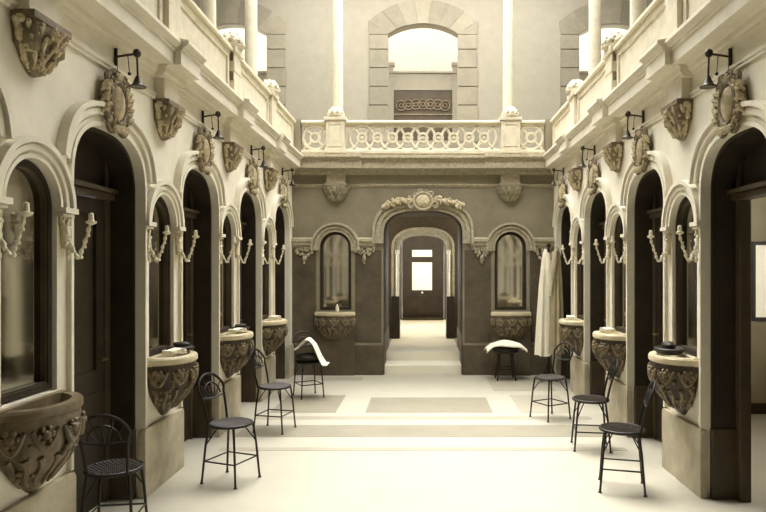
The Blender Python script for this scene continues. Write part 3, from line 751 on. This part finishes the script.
# ------------------------------------------------------------------ things on the basins
def dark_dish(label, loc, rz, group='dark dishes on the basins'):
    t = thing('toilet_dish', label, 'dish', loc, rz, group)
    mb = MB(); mb.lathe([(.05,0),(.075,.012),(.085,.035),(.078,.04),(.03,.02)], 16, sx=1.2); mb.build('dish', 'iron', t)
    mb = MB(); mb.ball((0.01,0,.045), .045, (1.4,.9,.7), 10); mb.ball((-.035,.01,.055), .022, (1.3,1,.8), 8); mb.build('sponge', 'wood', t)
    return t
dz = BZ+.036
d0 = dark_dish('dark dish with sponge on the left basin third from the back wall', (-XW+.10, MIRS[2]+.13, dz), .3)
dup(d0, (-XW+.10, MIRS[1]+.13, dz), .8, 'dark dish with sponge on the left basin second from the back wall')
dup(d0, (XW-.125, MIRS[2]-.02, dz-.004), 1.5, 'dark dish with sponge on the right basin nearest the viewer').scale = (1.3,1.3,1.3)
def folded(name, label, loc, rz, L_=.16, W_=.09, grp='folded white cloths on the basins'):
    mb = MB(); n_ = 14
    for layer in range(3):
        pts_t = []
        for i in range(n_+1):
            q = i/n_; pts_t.append((L_*(q-.5), 0, .012+.011*layer+.006*math.sin(q*7+layer)+.012*math.sin(q*PI)))
        A = [[mb.v((p[0], -W_/2*(1-.1*math.sin(i*1.3+layer)), p[2]+dz_)) for i, p in enumerate(pts_t)] for dz_ in (-.006,.005)]
        B = [[mb.v((p[0], W_/2*(1-.1*math.cos(i*1.1+layer)), p[2]+dz_)) for i, p in enumerate(pts_t)] for dz_ in (-.006,.005)]
        for i in range(n_):
            mb.f([A[1][i],A[1][i+1],B[1][i+1],B[1][i]]); mb.f([A[0][i],B[0][i],B[0][i+1],A[0][i+1]])
            mb.f([A[0][i],A[0][i+1],A[1][i+1],A[1][i]]); mb.f([B[0][i],B[1][i],B[1][i+1],B[0][i+1]])
        mb.f([A[0][0],A[1][0],B[1][0],B[0][0]]); mb.f([A[0][n_],B[0][n_],B[1][n_],A[1][n_]])
    o = mb.build(name, 'cloth', None); o.location = loc; o.rotation_euler = (0,0,rz)
    return tag(o, label, 'cloth', grp)
folded('folded_cloth', 'folded white cloth on the left basin third from the back wall', (-XW+.13, MIRS[2]-.08, BZ+.03), 1.2)
folded('folded_cloth', 'folded white cloth on the left basin second from the back wall', (-XW+.13, MIRS[1]-.08, BZ+.03), 1.0)
folded('folded_cloth', 'folded white cloth on the left basin farthest from the viewer', (-XW+.11, MIRS[0]-.02, BZ+.03), 1.2)
folded('folded_cloth', 'folded white cloth on the right basin second from the back wall', (XW-.12, MIRS[1]-.02, BZ+.03), 1.8)
folded('folded_cloth', 'folded white cloth on the right basin farthest from the viewer', (XW-.12, MIRS[0]-.02, BZ+.03), 1.4)
t = thing('glass_bottle', 'small white bottle on the back basin left of the passage', 'bottle', (-1.31, D-.10, .98), 0)
mb = MB(); mb.lathe([(.026,0),(.028,.01),(.027,.07),(.012,.095),(.011,.12)], 12); mb.build('bottle_body', 'white', t)
mb = MB(); mb.lathe([(.015,.12),(.016,.14),(.008,.15)], 10); mb.build('stopper', 'iron', t)
# ------------------------------------------------------------------ chairs
def make_chair(label, loc, rz, m='iron'):
    """seat centre at origin, faces local +X, back at -X"""
    t = thing('bistro_chair', label, 'chair', loc, rz, 'iron cafe chairs along the side walls')
    R_ = .175; Z = .45; t.scale = (.9,.9,1)
    mb = MB(); mb.tube([(R_*math.cos(a), R_*math.sin(a), Z-.008) for a in [2*PI*k/32 for k in range(32)]], .012, 8, closed=True); mb.build('seat_ring', m, t)
    mb = MB()
    for sg in (-1,1):
        for k in range(-6,7):
            d = k*.026; h = math.sqrt(max(0, (R_-.008)**2-d*d))
            if h < .03: continue
            c, s_ = math.cos(sg*PI/4), math.sin(sg*PI/4)
            pts = [(c*x-s_*d, s_*x+c*d, Z+.002*sg-.012*(1-((x*x+d*d)/R_**2))) for x in (-h,-h/2,0,h/2,h)]
            mb.tube(pts, .0065, 5)
    mb.build('woven_seat', 'wood', t)
    for sx in (-1,1):
        for sy in (-1,1):
            a = .13; top = Vector((sx*a, sy*a, Z-.015)); bot = Vector((sx*(a+.045), sy*(a+.035), .008))
            mb = MB(); mb.tube([top, top.lerp(bot,.35)+Vector((sx*.004,sy*.004,0)), bot.lerp(top,.08), bot], [.0105,.010,.009,.010], 8)
            lg = mb.build('leg', m, t)
            mb = MB(); mb.lathe([(.016,0),(.016,.006),(.010,.010)], 10, (bot.x,bot.y,0)); mb.build('foot', m, lg)
    mb = MB(); a = .155; z = .17
    P = [(-a,-a,z),(a,-a,z),(a,a,z),(-a,a,z)]
    for k in range(4): mb.tube([P[k], P[(k+1) % 4]], .0065, 6)
    mb.build('stretcher', m, t)
    for sx in (-1,1):
        for sy in (-1,1): mb = MB(); mb.tube([(sx*.148, sy*.148, .29), (sx*.07, sy*.07, Z-.02)], .0055, 6); mb.build('diagonal_brace', m, t)
    # back loop
    def bp(u, v):   # u across, v up 0..1
        return (-.145-.06*v-.06*v*v, u, Z+.37*v)
    mb = MB(); pts = [bp(-.125-.03*v, v) for v in (-.02,.2,.4,.55)]
    for k in range(1,16):
        a = PI-PI*k/16; pts.append(bp(.165*math.cos(a), .60+.38*math.sin(a)))
    pts += [bp(.125+.03*v, v) for v in (.55,.4,.2,-.02)]
    mb.tube(pts, .0105, 8); mb.build('back_loop', m, t)
    mb = MB(); pts = []
    for k in range(17):
        a = PI-PI*k/16; pts.append(bp(.10*math.cos(a), .55+.25*math.sin(a)))
    mb.tube(pts, .007, 6); mb.tube([bp(-.155,.52), bp(0,.48), bp(.155,.52)], .008, 6)
    for k in range(5):
        a = PI*(k+1)/6; mb.tube([bp(.03*math.cos(a), .50), bp(.15*math.cos(a), .60+.36*math.sin(a))], .005, 6)
    mb.build('back_fan', m, t)
    return t
ch = make_chair('iron chair with round woven seat left of centre, nearest complete chair by the left wall', (-1.49, 4.97, .002), math.radians(-22))
R = math.radians
dup(ch, (-1.51, 6.52, .002), R(-14), 'iron chair by the left wall, between the second and third doors, seat seen edge on')
dup(ch, (-1.47, 8.22, .002), R(-60), 'iron chair near the back wall at left, under a dark cushion and white towel')
dup(ch, (1.40, 7.05, .002), R(-150), 'iron chair by the right wall in front of the hanging robes')
dup(ch, (1.54, 5.88, .002), R(172), 'iron chair by the right wall, middle one of three')
dup(ch, (1.49, 4.80, .002), R(165), 'iron chair by the right wall nearest the viewer')
dup(ch, (-1.86, 3.86, .002), R(98), 'iron chair beside the large grey basin at the left edge')
# ------------------------------------------------------------------ cushion, towels, stool
t = thing('round_cushion', 'dark round cushion on the chair near the back wall at left', 'cushion', (-1.47, 8.22, .457), 0)
mb = MB(); mb.ball((0,0,.05), .17, (1,1,.32), 20); mb.build('cushion_body', 'iron', t)
def drape(name, label, loc, rz, func, nu=26, nv=20, th=.012, m='cloth', cat='towel', grp=None):
    bm_ = MB(); V = [[bm_.v(func(i/nu, j/nv)) for j in range(nv+1)] for i in range(nu+1)]
    for i in range(nu):
        for j in range(nv): bm_.f([V[i][j], V[i+1][j], V[i+1][j+1], V[i][j+1]])
    o = bm_.build(name, m, None); o.location = loc; o.rotation_euler = (0,0,rz)
    md = o.modifiers.new('thickness', 'SOLIDIFY'); md.thickness = th; md.offset = 1
    return tag(o, label, cat, grp)
def tw1(u, v):      # draped over the chair: peak, falling off to the right
    x = -.17+.42*u; y = -.13+.26*v
    z = .13+.15*math.exp(-((x+.02)/.11)**2)*(1-.3*(v-.5)**2) - max(0, x-.06)*1.25 + .010*math.sin(9*v+5*u)
    return (x-.10*max(0,x-.1), y+.02*math.sin(6*u), max(z, -.04))
drape('white_towel', 'white towel draped over the cushioned chair near the back wall at left', (-1.45, 8.20, .455), 0, tw1)
t = thing('low_stool', 'low dark stool by the back wall right of the passage', 'stool', (1.22, 9.47, .002), 0)
mb = MB(); mb.lathe([(.17,.40),(.20,.42),(.20,.46),(.17,.475),(.02,.478)], 24); mb.build('stool_seat', 'iron', t)
for k in range(4):
    a = PI/4+k*PI/2; mb = MB(); mb.tube([(.13*math.cos(a),.13*math.sin(a),.41),(.15*math.cos(a),.15*math.sin(a),.2),(.19*math.cos(a),.19*math.sin(a),.0)], [.014,.010,.012], 8); mb.build('leg', 'iron', t)
mb = MB(); mb.tube([(.155*math.cos(a),.155*math.sin(a),.17) for a in [2*PI*k/20 for k in range(20)]], .007, 6, closed=True); mb.build('foot_ring', 'iron', t)
def tw2(u, v):
    x = -.29+.58*u; y = -.19+.38*v
    z = .02+.05*math.sin(PI*u)+.012*math.sin(8*u+4*v)-max(0, abs(x)-.20)*.55-max(0,abs(y)-.16)*1.2
    return (x, y, z)
drape('white_towel', 'white towel spread over the low stool right of the passage', (1.22, 9.47, .478), 0, tw2)
# ------------------------------------------------------------------ coat stand with robes
t = thing('coat_stand', 'dark coat stand with hooks in the right back corner', 'coat stand', (1.83, 9.32, .002), 0)
mb = MB(); mb.tube([(0,0,.02),(0,0,1.0),(0,0,1.95)], [.022,.018,.015], 10); mb.ball((0,0,1.98), .035, seg=10); mb.build('pole', 'wood', t)
for k in range(3):
    a = PI/2+k*2*PI/3; mb = MB(); mb.tube([(0,0,.30),(.07*math.cos(a),.07*math.sin(a),.16),(.13*math.cos(a),.13*math.sin(a),.0)], .012, 8); mb.build('leg', 'wood', t)
HK = [(-.14,-.10),(.10,-.12),(-.02,.12),(.12,.06)]
for hx, hy in HK:
    mb = MB(); mb.tube([(0,0,1.80),(hx*.6,hy*.6,1.78),(hx,hy,1.84),(hx*1.1,hy*1.1,1.90)], .009, 8); mb.ball((hx*1.1,hy*1.1,1.91), .014, seg=8); mb.build('hook', 'wood', t)
def robe(label, loc, L_, wt, wb_, lean, m, seed, grp='robes on the coat stand'):
    rnd = random.Random(seed); mb = MB(); nz = 26; na = 40
    ph = [rnd.uniform(0,6.28) for _ in range(4)]; rings = []
    for j in range(nz+1):
        q = j/nz; w = wt+(wb_-wt)*(q**.7); ring_ = []
        fold = .22*min(1, q*3)
        for k in range(na):
            a = 2*PI*k/na
            r = 1+fold*math.sin(6*a+ph[0]+q*.6)+fold*.5*math.sin(11*a+ph[1]-q)+.05*math.sin(3*a+ph[2])
            if q < .06: r *= .35+.65*q/.06
            ring_.append(mb.v((w*r*math.cos(a)+lean[0]*q, w*.62*r*math.sin(a)+lean[1]*q, -L_*q+.01*math.sin(2*a+ph[3])*q)))
        rings.append(ring_)
    for j in range(nz):
        for k in range(na): mb.f([rings[j][k], rings[j][(k+1) % na], rings[j+1][(k+1) % na], rings[j+1][k]])
    mb.f(rings[0]); mb.f(rings[-1])
    t_ = thing('bath_robe', label, 'robe', loc, 0, grp)
    mb.build('robe_body', m, t_)
    mb = MB()
    x0 = rnd.choice((-1,1))*wt*.8
    n_ = 12; mb.tube([(x0+(wb_*.6*math.copysign(1,x0)*q)+lean[0]*q*.6, -wb_*.45, -.06-.62*q) for q in [i/n_ for i in range(n_+1)]], [.020+.022*math.sin(PI*min(1,i/n_+.15)) for i in range(n_+1)], 10)
    mb.build('sleeve', m, t_)
    return t_
robe('white bath robe hanging leftmost in the right back corner', (1.77, 9.24, 1.93), 1.54, .035, .10, (-.03,-.02), 'cloth', 1)
robe('grey robe hanging at the rear of the coat stand, next to the back wall', (1.93, 9.52, 1.90), 1.45, .03, .08, (.0,-.02), 'cloth_g', 2)
robe('long grey robe at the front of the coat stand, nearest the viewer', (1.88, 8.98, 1.95), 1.50, .032, .095, (-.02,-.0), 'cloth_g', 3)
robe('narrow dark robe hanging nearest the right wall', (1.96, 9.22, 1.88), 1.30, .03, .055, (-.01,0), 'wood2', 4)
# ------------------------------------------------------------------ camera, light
cam = bpy.data.cameras.new('camera'); co = bpy.data.objects.new('camera', cam); COL.objects.link(co)
co.location = (0,0,1.65); co.rotation_euler = (PI/2,0,0)
cam.sensor_width = 36; cam.lens = 640/766*36; cam.shift_x = -40/766; cam.shift_y = 12/766
cam.clip_start = .05; bpy.context.scene.camera = co
w = bpy.data.worlds.new('sky'); bpy.context.scene.world = w; w.use_nodes = True
bg = w.node_tree.nodes['Background']; bg.inputs['Color'].default_value = (1.0,.995,.95,1); bg.inputs['Strength'].default_value = 6.2
sun = bpy.data.lights.new('sun', 'SUN'); so = bpy.data.objects.new('sun', sun); COL.objects.link(so)
sun.energy = 3.6; sun.angle = R(34); sun.color = (1.0,.985,.93)
so.rotation_euler = Vector((.12,-.38,-1)).normalized().to_track_quat('-Z','Y').to_euler()
vs = bpy.context.scene.view_settings
vs.view_transform = 'Standard'; vs.look = 'None'; vs.exposure = .55; vs.gamma = 1; vs.use_curve_mapping = False
